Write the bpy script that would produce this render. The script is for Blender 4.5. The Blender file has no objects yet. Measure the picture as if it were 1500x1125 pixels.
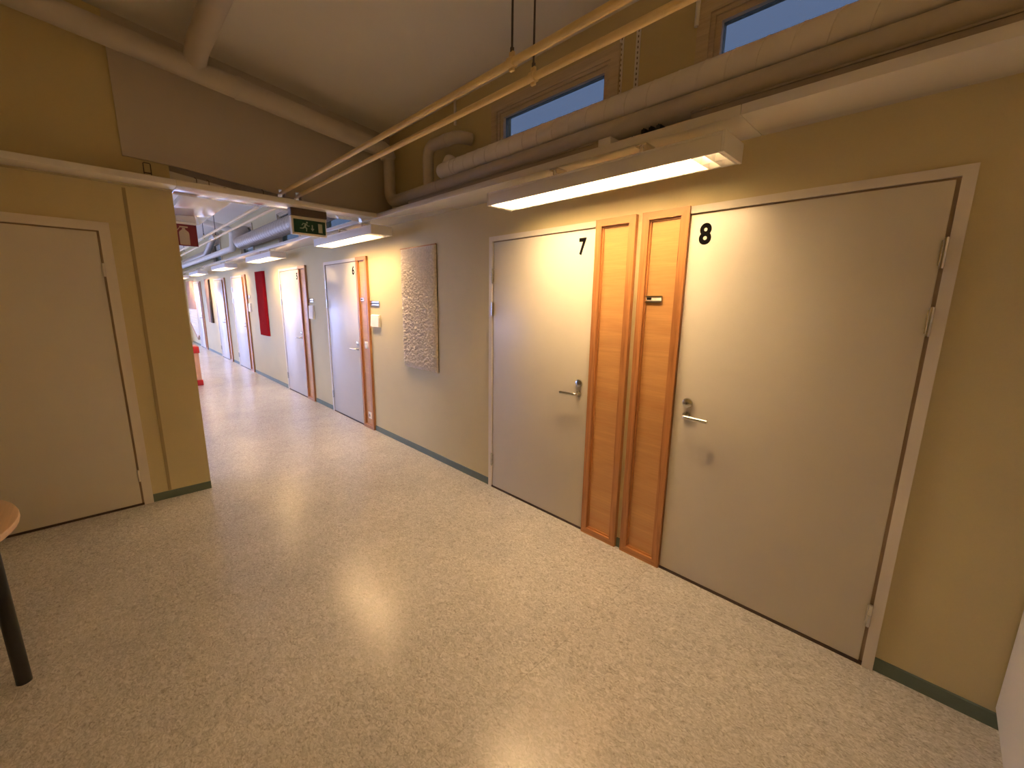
import bpy, bmesh, math, random
from mathutils import Vector, Matrix, noise
random.seed(4)
S = bpy.context.scene
COL = S.collection
PI = math.pi

# ------------------------------------------------------------------ camera
CAM = Vector((-2.27616, 0.0, 1.58638))
YAW, PIT, ROL = math.radians(44.43135), math.radians(-11.09191), math.radians(0.83369)
fw = Vector((math.sin(YAW)*math.cos(PIT), math.cos(YAW)*math.cos(PIT), math.sin(PIT)))
rt = Vector((math.cos(YAW), -math.sin(YAW), 0.0)); up = rt.cross(fw)
c_, s_ = math.cos(ROL), math.sin(ROL)
r2 = rt*c_ + up*s_; u2 = up*c_ - rt*s_
cam = bpy.data.cameras.new('camera'); cam.sensor_width = 36.0; cam.lens = 607.289/1500*36.0
cam.clip_start = 0.02; cam.clip_end = 200
co = bpy.data.objects.new('camera', cam); COL.objects.link(co)
co.matrix_world = Matrix(((r2.x, u2.x, -fw.x, CAM.x), (r2.y, u2.y, -fw.y, CAM.y), (r2.z, u2.z, -fw.z, CAM.z), (0, 0, 0, 1)))
S.camera = co

# ------------------------------------------------------------------ world, exposure
SKY_COLOR = (0.45, 0.525, 1.0)
SKY_STRENGTH = 3.0
LAMP_COLOR = (1.0, 0.66, 0.335)
LAMP_STRENGTH = 24.0
w = bpy.data.worlds.new('sky'); S.world = w; w.use_nodes = True
bgn = w.node_tree.nodes['Background']
bgn.inputs[0].default_value = (*SKY_COLOR, 1); bgn.inputs[1].default_value = SKY_STRENGTH
S.view_settings.view_transform = 'Standard'; S.view_settings.look = 'None'
S.view_settings.gamma = 1.0; S.view_settings.use_curve_mapping = False
S.view_settings.exposure = 1.76
S.cycles.use_denoising = True
S.cycles.caustics_reflective = False; S.cycles.caustics_refractive = False; S.cycles.blur_glossy = 0.5
S.cycles.max_bounces = 10; S.cycles.diffuse_bounces = 7; S.cycles.glossy_bounces = 4
S.cycles.transparent_max_bounces = 12; S.cycles.sample_clamp_indirect = 6.0

# ------------------------------------------------------------------ materials
def srgb(r, g, b):
    f = lambda v: v/12.92 if v <= 0.04045 else ((v+0.055)/1.055)**2.4
    return (f(r/255), f(g/255), f(b/255))
def new_mat(name):
    m = bpy.data.materials.new(name); m.use_nodes = True
    nt = m.node_tree; b = nt.nodes['Principled BSDF']
    return m, nt, b
def ramp(nt, src, stops):
    r = nt.nodes.new('ShaderNodeValToRGB')
    el = r.color_ramp.elements
    while len(el) < len(stops): el.new(0.5)
    for e, (p, c) in zip(el, stops): e.position = p; e.color = (*c, 1)
    nt.links.new(src, r.inputs[0]); return r
def tex_noise(nt, scale, detail=4, rough=0.55, vec=None, dist=0.0):
    n = nt.nodes.new('ShaderNodeTexNoise')
    n.inputs['Scale'].default_value = scale; n.inputs['Detail'].default_value = detail
    n.inputs['Roughness'].default_value = rough; n.inputs['Distortion'].default_value = dist
    if vec is not None: nt.links.new(vec, n.inputs['Vector'])
    return n
def coords(nt, scale=(1, 1, 1)):
    tc = nt.nodes.new('ShaderNodeTexCoord'); mp = nt.nodes.new('ShaderNodeMapping')
    mp.inputs['Scale'].default_value = scale
    nt.links.new(tc.outputs['Object'], mp.inputs['Vector']); return mp.outputs['Vector']
def bump(nt, b, h, strength=0.2, dist=0.002):
    n = nt.nodes.new('ShaderNodeBump'); n.inputs['Strength'].default_value = strength
    n.inputs['Distance'].default_value = dist
    nt.links.new(h, n.inputs['Height']); nt.links.new(n.outputs[0], b.inputs['Normal'])
def mul(c, k): return tuple(min(1, v*k) for v in c)

def paint(name, col, rough=0.5, var=0.05, scale=6.0, bump_s=0.0, bscale=300, metal=0.0, coat=0.0):
    m, nt, b = new_mat(name); v = coords(nt)
    n = tex_noise(nt, scale, 5, vec=v)
    r = ramp(nt, n.outputs[0], [(0.3, mul(col, 1-var)), (0.7, mul(col, 1+var))])
    nt.links.new(r.outputs[0], b.inputs['Base Color'])
    b.inputs['Roughness'].default_value = rough; b.inputs['Metallic'].default_value = metal
    b.inputs['Coat Weight'].default_value = coat
    if bump_s:
        n2 = tex_noise(nt, bscale, 2, vec=v); bump(nt, b, n2.outputs[0], bump_s, 0.001)
    return m
def woven_wall(name, col):
    m, nt, b = new_mat(name)
    v1 = coords(nt, (60, 60, 600)); v2 = coords(nt, (600, 600, 60)); v3 = coords(nt)
    a = tex_noise(nt, 1, 2, vec=v1); c = tex_noise(nt, 1, 2, vec=v2); d = tex_noise(nt, 1.3, 4, vec=v3)
    mx = nt.nodes.new('ShaderNodeMath'); mx.operation = 'MAXIMUM'
    nt.links.new(a.outputs[0], mx.inputs[0]); nt.links.new(c.outputs[0], mx.inputs[1])
    ad = nt.nodes.new('ShaderNodeMath'); ad.operation = 'MULTIPLY_ADD'; ad.inputs[1].default_value = 0.35
    nt.links.new(mx.outputs[0], ad.inputs[0]); 
    sc = nt.nodes.new('ShaderNodeMath'); sc.operation = 'MULTIPLY'; sc.inputs[1].default_value = 0.6
    nt.links.new(d.outputs[0], sc.inputs[0]); nt.links.new(sc.outputs[0], ad.inputs[2])
    r = ramp(nt, ad.outputs[0], [(0.35, mul(col, 0.94)), (0.65, mul(col, 1.05))])
    nt.links.new(r.outputs[0], b.inputs['Base Color'])
    b.inputs['Roughness'].default_value = 0.62; b.inputs['Specular IOR Level'].default_value = 0.35
    bump(nt, b, mx.outputs[0], 0.12, 0.001)
    return m
def linoleum(name):
    m, nt, b = new_mat(name); v = coords(nt)
    vm = coords(nt, (1.0, 0.6, 1))
    big = tex_noise(nt, 2.2, 4, 0.6, v, 0.6)
    fine = tex_noise(nt, 58, 4, 0.7, vm, 1.8)
    fl = tex_noise(nt, 44, 2, 0.5, vm, 2.8)
    base = ramp(nt, fine.outputs[0], [(0.37, (0.40, 0.39, 0.385)), (0.52, (0.535, 0.53, 0.535)), (0.65, (0.67, 0.665, 0.68))])
    dark = ramp(nt, fl.outputs[0], [(0.33, (0.66, 0.63, 0.58)), (0.43, (1, 1, 1))])
    lite = ramp(nt, big.outputs[0], [(0.3, (0.90, 0.90, 0.90)), (0.7, (1.06, 1.05, 1.03))])
    m1 = nt.nodes.new('ShaderNodeMixRGB'); m1.blend_type = 'MULTIPLY'; m1.inputs[0].default_value = 0.75
    nt.links.new(base.outputs[0], m1.inputs[1]); nt.links.new(dark.outputs[0], m1.inputs[2])
    m2 = nt.nodes.new('ShaderNodeMixRGB'); m2.blend_type = 'MULTIPLY'; m2.inputs[0].default_value = 1
    nt.links.new(m1.outputs[0], m2.inputs[1]); nt.links.new(lite.outputs[0], m2.inputs[2])
    nt.links.new(m2.outputs[0], b.inputs['Base Color'])
    b.inputs['Roughness'].default_value = 0.25
    b.inputs['Specular IOR Level'].default_value = 0.5
    bump(nt, b, fine.outputs[0], 0.05, 0.001)
    return m
def wood(name, ca, cb, axis='z', rough=0.38, knots=True, fig=1.0):
    m, nt, b = new_mat(name)
    k = {'z': (34, 34, 1.6), 'y': (34, 1.6, 34), 'x': (1.6, 34, 34)}[axis]
    v = coords(nt, k); g = tex_noise(nt, 1.0*fig, 5, 0.6, v, 0.8)
    v2 = coords(nt, tuple(q*4 for q in k)); g2 = tex_noise(nt, 1.0, 3, 0.6, v2)
    r = ramp(nt, g.outputs[0], [(0.28, ca), (0.5, mul(cb, 0.86)), (0.72, cb)])
    r2_ = ramp(nt, g2.outputs[0], [(0.3, (0.8, 0.76, 0.7)), (0.7, (1, 1, 1))])
    mm = nt.nodes.new('ShaderNodeMixRGB'); mm.blend_type = 'MULTIPLY'; mm.inputs[0].default_value = 0.6
    nt.links.new(r.outputs[0], mm.inputs[1]); nt.links.new(r2_.outputs[0], mm.inputs[2])
    out = mm
    if knots:
        vk = coords(nt, (9, 9, 2.2) if axis == 'z' else (9, 2.2, 9))
        vo = nt.nodes.new('ShaderNodeTexVoronoi'); vo.inputs['Scale'].default_value = 0.9
        nt.links.new(vk, vo.inputs['Vector'])
        kr = ramp(nt, vo.outputs['Distance'], [(0.05, (0.34, 0.24, 0.17)), (0.13, (1, 1, 1))])
        mk = nt.nodes.new('ShaderNodeMixRGB'); mk.blend_type = 'MULTIPLY'; mk.inputs[0].default_value = 0.9
        nt.links.new(mm.outputs[0], mk.inputs[1]); nt.links.new(kr.outputs[0], mk.inputs[2]); out = mk
    nt.links.new(out.outputs[0], b.inputs['Base Color'])
    b.inputs['Roughness'].default_value = rough; b.inputs['Coat Weight'].default_value = 0.25
    b.inputs['Coat Roughness'].default_value = 0.3
    return m
def emission(name, col, s):
    m, nt, b = new_mat(name)
    b.inputs['Base Color'].default_value = (0.8, 0.8, 0.8, 1)
    b.inputs['Emission Color'].default_value = (*col, 1); b.inputs['Emission Strength'].default_value = s
    return m
def glass(name, tint, gloss=0.08):
    m = bpy.data.materials.new(name); m.use_nodes = True; nt = m.node_tree
    nt.nodes.remove(nt.nodes['Principled BSDF'])
    o = nt.nodes['Material Output']
    t = nt.nodes.new('ShaderNodeBsdfTransparent'); t.inputs[0].default_value = (*tint, 1)
    g = nt.nodes.new('ShaderNodeBsdfGlossy'); g.inputs['Roughness'].default_value = 0.02
    fr = nt.nodes.new('ShaderNodeFresnel'); fr.inputs[0].default_value = 1.45
    mx = nt.nodes.new('ShaderNodeMixShader')
    ge = nt.nodes.new('ShaderNodeNewGeometry'); iv = nt.nodes.new('ShaderNodeMath'); iv.operation = 'SUBTRACT'; iv.inputs[0].default_value = 1.0
    nt.links.new(ge.outputs['Backfacing'], iv.inputs[1]); ml = nt.nodes.new('ShaderNodeMath'); ml.operation = 'MULTIPLY'
    nt.links.new(iv.outputs[0], ml.inputs[0]); nt.links.new(fr.outputs[0], ml.inputs[1])
    nt.links.new(ml.outputs[0], mx.inputs[0]); nt.links.new(t.outputs[0], mx.inputs[1]); nt.links.new(g.outputs[0], mx.inputs[2])
    nt.links.new(mx.outputs[0], o.inputs[0]); return m

M = {}
M['ochre'] = woven_wall('ochre_woven_wallpaper', (0.61, 0.53, 0.305))
M['ceil'] = paint('white_ceiling_paint', (0.78, 0.755, 0.70), 0.8, 0.02, 2.0, 0.15, 400)
M['header'] = paint('grey_white_board_paint', (0.56, 0.51, 0.46), 0.8, 0.02, 2.0)
M['lino'] = linoleum('greige_marbled_linoleum')
M['seam'] = paint('seam_weld', (0.36, 0.35, 0.33), 0.5)
M['door'] = paint('cream_door_lacquer', (0.67, 0.63, 0.555), 0.30, 0.02, 3.0, 0.04, 700)
M['frame'] = paint('cream_frame_paint', (0.72, 0.67, 0.60), 0.42, 0.02, 3.0)
M['rebate'] = paint('rebate_seal', (0.36, 0.27, 0.19), 0.6)
M['dark'] = paint('dark_threshold', (0.06, 0.035, 0.025), 0.5)
M['base'] = paint('grey_green_skirting_vinyl', (0.115, 0.155, 0.125), 0.5, 0.05, 8)
M['white'] = paint('white_powder_coat', (0.80, 0.785, 0.76), 0.42, 0.02, 3.0)
M['trunk'] = paint('white_trunking_gloss', (0.76, 0.74, 0.71), 0.12, 0.02, 3.0, coat=0.6)
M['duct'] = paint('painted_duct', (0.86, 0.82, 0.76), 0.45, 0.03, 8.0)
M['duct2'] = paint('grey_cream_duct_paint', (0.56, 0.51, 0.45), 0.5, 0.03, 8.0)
M['steel_duct'] = paint('galvanised_duct', (0.50, 0.44, 0.38), 0.42, 0.08, 14.0, metal=0.45)
M['yellow'] = paint('cream_yellow_pipe_paint', (0.80, 0.64, 0.34), 0.4, 0.03, 8.0)
M['steel'] = paint('brushed_steel', (0.74, 0.73, 0.71), 0.2, 0.05, 30, metal=1.0)
M['iron'] = paint('dark_iron', (0.10, 0.085, 0.07), 0.5, 0.05, 20, metal=0.4)
M['black'] = paint('black_paint', (0.012, 0.011, 0.010), 0.4)
M['ink'] = paint('black_vinyl_lettering', (0.004, 0.004, 0.004), 0.8); M['ink'].node_tree.nodes['Principled BSDF'].inputs['Specular IOR Level'].default_value = 0.1
M['pine_z'] = wood('pine_vertical', srgb(146, 92, 50), srgb(196, 136, 82), 'z')
M['pine_y'] = wood('pine_horizontal', srgb(146, 92, 50), srgb(196, 136, 82), 'y')
M['birch'] = wood('birch_veneer', srgb(196, 142, 88), srgb(214, 162, 104), 'y', 0.32, False, 0.35)
M['winwood'] = wood('window_pine', srgb(196, 178, 150), srgb(222, 206, 180), 'y', 0.5, False)
M['glass'] = glass('window_glass', (0.94, 0.96, 0.97))
M['tint'] = glass('sky_dimming_glass', (0.147, 0.165, 0.160))  # dark tint added so the sky looks dim through these panes
M['lamp'] = emission('lamp_diffuser', LAMP_COLOR, LAMP_STRENGTH)
M['lamp_dim'] = emission('lamp_diffuser_dim', LAMP_COLOR, LAMP_STRENGTH*0.38)  # wall-side half dimmed to soften the hot spots on the doors
M['lamp_fill'] = emission('fill_pendant_diffuser', LAMP_COLOR, 4.4)
M['louvre'] = paint('white_louvre', (0.86, 0.85, 0.82), 0.3)
M['red'] = paint('red_felt', (0.30, 0.008, 0.009), 1.0, 0.12, 60, 0.3, 500); M['red'].node_tree.nodes['Principled BSDF'].inputs['Specular IOR Level'].default_value = 0.05
M['brownfelt'] = paint('light_brown_felt', (0.42, 0.26, 0.19), 0.9, 0.12, 40, 0.3, 500)
M['dark_cloth'] = paint('dark_backing_and_curl_shade', (0.045, 0.028, 0.022), 0.9, 0.12, 40)  # hanging's backing, and the painted shade of the curled brown edge
M['wool'] = paint('undyed_wool', (0.74, 0.66, 0.54), 0.95, 0.16, 60, 0.5, 300)
M['cord'] = paint('white_cotton_cord', (0.82, 0.82, 0.80), 0.9, 0.05, 60)
M['sign_red'] = paint('red_sign_plastic', (0.17, 0.006, 0.009), 0.35)
M['sign_green'] = paint('green_sign_plastic', (0.0, 0.05, 0.026), 0.35)
M['sign_pale'] = paint('pale_sign_print', (0.46, 0.50, 0.40), 0.5)
M['sign_peach'] = paint('photoluminescent_print', (0.50, 0.38, 0.22), 0.5)
M['bronze'] = paint('bronze_profile', (0.13, 0.095, 0.07), 0.4, 0.05, 10, metal=0.5)
M['plastic'] = paint('ivory_switch_plastic', (0.82, 0.77, 0.66), 0.35)
M['paper'] = paint('white_paper', (0.84, 0.80, 0.74), 0.7)
M['peach'] = paint('peach_lacquer', (0.74, 0.42, 0.27), 0.45)
M['redlac'] = paint('red_lacquer', (0.55, 0.02, 0.02), 0.35)
M['beech'] = wood('beech_table', srgb(214, 176, 140), srgb(228, 192, 156), 'y', 0.4, False)
M['cabinet'] = paint('white_cabinet_melamine', (0.78, 0.80, 0.83), 0.4, 0.02, 3)
M['ground'] = paint('pale_paving', (0.50, 0.50, 0.48), 0.9, 0.1, 1.5)
M['grey'] = paint('grey_cable_tray', (0.36, 0.31, 0.255), 0.5, 0.05, 10)
M['caulk'] = paint('corner_strip', (0.36, 0.29, 0.15), 0.6)

# ------------------------------------------------------------------ mesh helpers
def bx(bm, x0, x1, y0, y1, z0, z1, bev=0.0, seg=2):
    if x0 > x1: x0, x1 = x1, x0
    if y0 > y1: y0, y1 = y1, y0
    if z0 > z1: z0, z1 = z1, z0
    v = [bm.verts.new(p) for p in ((x0,y0,z0),(x1,y0,z0),(x1,y1,z0),(x0,y1,z0),(x0,y0,z1),(x1,y0,z1),(x1,y1,z1),(x0,y1,z1))]
    fs = [bm.faces.new([v[i] for i in f]) for f in ((3,2,1,0),(4,5,6,7),(0,1,5,4),(1,2,6,5),(2,3,7,6),(3,0,4,7))]
    if bev > 0:
        es = list({e for f in fs for e in f.edges})
        bmesh.ops.bevel(bm, geom=es, offset=bev, segments=seg, affect='EDGES', profile=0.5)
    return bm
def BM(): return bmesh.new()
def tube(bm, pts, r, seg=16, cap=True):
    pts = [Vector(p) for p in pts]; n = len(pts)
    rs = r if isinstance(r, (list, tuple)) else [r]*n
    t = [(pts[min(i+1, n-1)]-pts[max(i-1, 0)]).normalized() for i in range(n)]
    a = Vector((0, 0, 1)) if abs(t[0].z) < 0.9 else Vector((1, 0, 0))
    u = (a - t[0]*a.dot(t[0])).normalized(); rings = []
    for i in range(n):
        u = (u - t[i]*u.dot(t[i])).normalized(); v = t[i].cross(u)
        rings.append([bm.verts.new(pts[i] + (u*math.cos(2*PI*k/seg) + v*math.sin(2*PI*k/seg))*rs[i]) for k in range(seg)])
    for i in range(n-1):
        for k in range(seg):
            bm.faces.new((rings[i][k], rings[i][(k+1) % seg], rings[i+1][(k+1) % seg], rings[i+1][k]))
    if cap:
        bm.faces.new(rings[0][::-1]); bm.faces.new(rings[-1])
    return bm
def fillet(pts, rad, n=8):
    pts = [Vector(p) for p in pts]; out = [pts[0]]
    for i in range(1, len(pts)-1):
        p, a, b = pts[i], pts[i-1], pts[i+1]
        d1, d2 = (a-p).normalized(), (b-p).normalized()
        ang = d1.angle(d2); L = min(rad/math.tan(ang/2), (a-p).length*0.95, (b-p).length*0.95)
        R = L*math.tan(ang/2); ce = p + (d1+d2).normalized()*(R/math.sin(ang/2))
        s, e = p + d1*L - ce, p + d2*L - ce
        tot = s.angle(e); ax = s.cross(e).normalized()
        for k in range(n+1):
            out.append(ce + Matrix.Rotation(tot*k/n, 3, ax) @ s)
    out.append(pts[-1]); return out
def prism(bm, poly, axis, a, b):
    """poly of 2-D points extruded along axis from a to b. axis x:(y,z) y:(x,z) z:(x,y)"""
    def P(p, t):
        return {'x': (t, p[0], p[1]), 'y': (p[0], t, p[1]), 'z': (p[0], p[1], t)}[axis]
    A = [bm.verts.new(P(p, a)) for p in poly]; B = [bm.verts.new(P(p, b)) for p in poly]
    n = len(poly)
    bm.faces.new(A); bm.faces.new(B[::-1])
    for i in range(n): bm.faces.new((A[i], B[i], B[(i+1) % n], A[(i+1) % n]))
    return bm
def disc(cx, cy, r, n=20): return [(cx+r*math.cos(2*PI*k/n), cy+r*math.sin(2*PI*k/n)) for k in range(n)]
def wloc(o):
    v = Vector((0, 0, 0))
    while o: v += o.location; o = o.parent
    return v
def obj(name, bm, mat, parent=None, smooth=True):
    bmesh.ops.recalc_face_normals(bm, faces=bm.faces)
    me = bpy.data.meshes.new(name)
    if parent is not None:
        off = wloc(parent)
        for v in bm.verts: v.co -= off
    bm.to_mesh(me); bm.free()
    me.materials.append(M[mat] if isinstance(mat, str) else mat)
    if smooth:
        for p in me.polygons: p.use_smooth = True
        me.set_sharp_from_angle(angle=math.radians(32))
    o = bpy.data.objects.new(name, me); COL.objects.link(o)
    if parent is not None: o.parent = parent
    return o
def box(name, mat, x0, x1, y0, y1, z0, z1, parent=None, bev=0.0):
    return obj(name, bx(BM(), x0, x1, y0, y1, z0, z1, bev), mat, parent)
def tag(o, label=None, cat=None, group=None, kind=None):
    if label: o['label'] = label
    if cat: o['category'] = cat
    if group: o['group'] = group
    if kind: o['kind'] = kind
    return o
def thing(name, label, cat, loc=(0, 0, 0), group=None, kind=None):
    o = bpy.data.objects.new(name, None); COL.objects.link(o); o.location = loc
    o.empty_display_size = 0.05
    return tag(o, label, cat, group, kind)
def copy_tree(o, loc=None, parent=None):
    c = o.copy(); COL.objects.link(c)
    if parent is not None: c.parent = parent
    if loc is not None: c.location = loc
    for ch in list(o.children): copy_tree(ch, None, c)
    return c
def struct(o, label, cat): return tag(o, label, cat, None, 'structure')

# ------------------------------------------------------------------ structure
Y0, Y1, XL = -3.6, 19.0, -4.7
def ceil_z(x): return 3.19 - 0.12*x
def wall_x(name, xa, xb, y0, y1, z0, z1, holes, mat):
    """wall in the plane x, with rectangular holes (y0,y1,z0,z1)"""
    ys = sorted({y0, y1, *[h[0] for h in holes], *[h[1] for h in holes]})
    zs = sorted({z0, z1, *[h[2] for h in holes], *[h[3] for h in holes]})
    def solid(i, j):
        if i < 0 or j < 0 or i >= len(ys)-1 or j >= len(zs)-1: return False
        cy, cz = (ys[i]+ys[i+1])/2, (zs[j]+zs[j+1])/2
        return not any(h[0] < cy < h[1] and h[2] < cz < h[3] for h in holes)
    bm = BM(); q = lambda *p: bm.faces.new([bm.verts.new(v) for v in p])
    for i in range(len(ys)-1):
        for j in range(len(zs)-1):
            if not solid(i, j): continue
            a, b, c, d = ys[i], ys[i+1], zs[j], zs[j+1]
            q((xa,a,c),(xa,a,d),(xa,b,d),(xa,b,c)); q((xb,a,c),(xb,b,c),(xb,b,d),(xb,a,d))
            if not solid(i-1, j): q((xa,a,c),(xb,a,c),(xb,a,d),(xa,a,d))
            if not solid(i+1, j): q((xa,b,c),(xa,b,d),(xb,b,d),(xb,b,c))
            if not solid(i, j-1): q((xa,a,c),(xa,b,c),(xb,b,c),(xb,a,c))
            if not solid(i, j+1): q((xa,a,d),(xb,a,d),(xb,b,d),(xa,b,d))
    bmesh.ops.remove_doubles(bm, verts=bm.verts, dist=1e-5)
    return obj(name, bm, mat, None, False)

# clerestory windows in the right wall: clear glass y-range
GZ0, GZ1 = 2.50, 2.915
WINS = [(1.59, 2.455), (0.07, 0.935), (5.10, 5.965), (6.98, 7.845), (9.6, 10.465), (12.6, 13.465)]
cs = 0.055
holes = [(a-0.03, b+0.03, GZ0-0.03, GZ1+0.03) for a, b in WINS]
wr = wall_x('wall_right', 0.0, 0.11, Y0, Y1, 0.0, 3.22, holes, 'ochre')
struct(wr, 'long ochre woven-paper wall along the right with numbered doors', 'wall')
# left wall with daylight windows down the corridor
LH = [(5.6+2.6*k, 7.8+2.6*k, 0.75, 2.35) for k in range(5)]
wl = wall_x('wall_left', XL-0.25, XL, Y0, Y1, 0.0, 3.80, LH, 'ochre')
struct(wl, 'ochre wall on the far left side of the hall', 'wall')
wb = box('wall_back', 'ochre', XL-0.25, 0.28, Y0-0.2, Y0, 0, 3.8); struct(wb, 'ochre wall behind the viewpoint', 'wall')
# far wall with a glazed opening
bm = BM()
GX0, GX1, GZT = -4.1, -0.62, 2.15
bx(bm, GX1, 0.28, Y1, Y1+0.2, 0, 3.8); bx(bm, XL-0.25, GX0, Y1, Y1+0.2, 0, 3.8); bx(bm, GX0, GX1, Y1, Y1+0.2, GZT, 3.8)
wf = obj('wall_far', bm, 'ochre'); struct(wf, 'wall at the bright far end of the corridor', 'wall')
# cross wall on the left, with the opening into the corridor at its right
PY = 4.145
bm = BM(); prism(bm, [(XL, 0), (-1.79, 0), (-1.79, ceil_z(-1.79)), (XL, ceil_z(XL))], 'y', PY, PY+0.20)
wc = obj('wall_cross', bm, 'ochre', None, False); struct(wc, 'ochre cross wall on the left, ending in a pillar edge', 'wall')
cst = box('corner_strip', 'caulk', -2.070, -2.050, PY-0.003, PY+0.01, 0.065, 2.34, wc)
# grey-white board panel above the opening
hp = [(-2.04, 2.55), (-1.777, 2.542), (-1.062, 2.471), (-1.062, 2.512), (-1.008, 2.512), (-1.008, 2.467), (-0.929, 2.459), (-0.929, 2.512), (-0.875, 2.512), (-0.875, 2.453), (-0.46, 2.412), (0.0, 2.412), (0.0, 3.19), (-2.04, ceil_z(-2.04))]
wh = obj('wall_header', prism(BM(), hp, 'y', 4.125, 4.143), 'header', None, False); struct(wh, 'grey-white board closing the gable above the corridor opening', 'wall')
tb = obj('trim_1', prism(BM(), [(-1.7895, 2.396), (-0.31, 2.396), (-0.31, 2.400), (-1.35, 2.455), (-1.7895, 2.512)], 'y', 4.172, 4.188), 'white', None, False); struct(tb, 'thin white wedge board on the cross trunking under the gable board', 'trim')
bm = prism(BM(), [(-1.7895, 2.39), (-1.054, 2.39), (-1.054, 2.53), (-1.7895, 2.60)], 'y', 4.190, 4.197)
bx(bm, -1.016, -0.921, 4.190, 4.197, 2.39, 2.53); bx(bm, -0.883, -0.80, 4.190, 4.197, 2.39, 2.53)
tb = obj('trim_2', bm, 'grey', None, False); struct(tb, 'dark strip between the gable board and the white wedge board', 'trim')
bm = BM()
prism(bm, [(0.28, ceil_z(0.28)), (0.28, ceil_z(0.28)+0.12), (XL-0.25, ceil_z(XL-0.25)+0.12), (XL-0.25, ceil_z(XL-0.25))], 'y', Y0-0.2, Y1+0.2)
ce = obj('ceiling', bm, 'ceil', None, False); struct(ce, 'sloping white-painted ceiling, dim above the lamps', 'ceiling')
# floor: slab with separate linoleum sheets, seams left between them
fl = box('floor', 'seam', XL-0.25, 0.28, Y0-0.2, Y1+0.2, -0.12, -0.0012); struct(fl, 'greige marbled linoleum floor with welded seams', 'floor')
g = 0.0008
def sheet(poly): obj('linoleum_sheet', prism(BM(), poly, 'z', -0.0012, 0.0), 'lino', fl, False)
XA = -1.84
sheet([(XL, Y0), (0, Y0), (0, 1.03-g), (XL, 1.045-g)])
sheet([(XL, 1.045+g), (0, 1.03+g), (0, 3.20-g), (XA, 3.05-g), (XL, 2.80-g)])
sheet([(XA+g, 3.05+g), (0, 3.20+g), (0, 9.0-g), (XA+g, 9.0-g)])
sheet([(XA+g, 9.0+g), (0, 9.0+g), (0, Y1), (XA+g, Y1)])
sheet([(XL, 2.80+g), (XA-g, 3.05+g), (XA-g, 9.0-g), (XL, 9.0-g)])
sheet([(XL, 9.0+g), (XA-g, 9.0+g), (XA-g, Y1), (XL, Y1)])
gr = box('ground', 'ground', -60, 60, -50, 80, -0.5, -0.3); struct(gr, 'pale paving outside the far windows', 'ground')

# windows
def ring(bm, y0, y1, z0, z1, t, xa, xb, bev=0.0):
    bx(bm, xa, xb, y0, y0+t, z0, z1, bev); bx(bm, xa, xb, y1-t, y1, z0, z1, bev)
    bx(bm, xa, xb, y0+t, y1-t, z0, z0+t, bev); bx(bm, xa, xb, y0+t, y1-t, z1-t, z1, bev)
    return bm
wlab = ['high clerestory window above the wooden panel of door seven, left of the perforated rails',
        'high clerestory window at the top right edge, above door eight',
        'high clerestory window seen right of the green exit sign', 'high clerestory window seen left of the green exit sign behind the steel duct',
        'clerestory window deep in the corridor above the red wall hanging', 'farthest clerestory window deep in the corridor']
for i, (a, b) in enumerate(WINS):
    t = thing('window_%d' % (i+1), wlab[i], 'window', (0, (a+b)/2, GZ0), None, 'structure')
    obj('window_casing', ring(BM(), a-0.11, b+0.11, GZ0-0.11, GZ1+0.105, 0.06, -0.018, -0.0005), 'winwood', t)
    obj('window_frame', ring(BM(), a-cs-0.004, b+cs+0.004, GZ0-cs-0.004, GZ1+cs+0.004, 0.032, -0.008, -0.0005), 'winwood', t)
    obj('window_sash', ring(BM(), a-0.032, b+0.032, GZ0-0.032, GZ1+0.032, 0.032, 0.004, 0.06), 'winwood', t)
    box('pane', 'tint', 0.028, 0.034, a-0.006, b+0.006, GZ0-0.006, GZ1+0.006, t)
for k, h in enumerate(LH):
    t = thing('window_%d' % (k+7), ('first', 'second', 'third', 'fourth', 'fifth')[k] + ' large daylight window in the left wall of the corridor, counted from the pillar', 'window', (XL, (h[0]+h[1])/2, h[2]), 'corridor daylight windows', 'structure')
    bm = ring(BM(), h[0], h[1], h[2], h[3], 0.06, XL-0.12, XL-0.05); bx(bm, XL-0.12, XL-0.05, (h[0]+h[1])/2-0.03, (h[0]+h[1])/2+0.03, h[2]+0.06, h[3]-0.06)
    obj('window_frame', bm, 'white', t); box('pane', 'glass', XL-0.09, XL-0.084, h[0]+0.06, h[1]-0.06, h[2]+0.06, h[3]-0.06, t)
t = thing('window_12', 'glazed screen closing the far end of the corridor', 'window', ((GX0+GX1)/2, Y1, 0), None, 'structure')
bm = BM(); nx = 4; wdt = (GX1-GX0)/nx
for k in range(nx+1): bx(bm, GX0+wdt*k-(0.03 if k else 0), GX0+wdt*k+(0.03 if k < nx else 0)+(0.03 if k == 0 else 0), Y1+0.05, Y1+0.12, 0, GZT)
for k in range(nx):
    for z in (0.0, 0.95, GZT-0.07): bx(bm, GX0+wdt*k+0.03, GX0+wdt*(k+1)-0.03, Y1+0.055, Y1+0.115, z, z+0.07)
obj('window_frame', bm, 'white', t)
for k in range(nx): box('pane', 'glass', GX0+wdt*k+0.03, GX0+wdt*(k+1)-0.03, Y1+0.08, Y1+0.086, 0.07, GZT-0.07, t)

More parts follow.
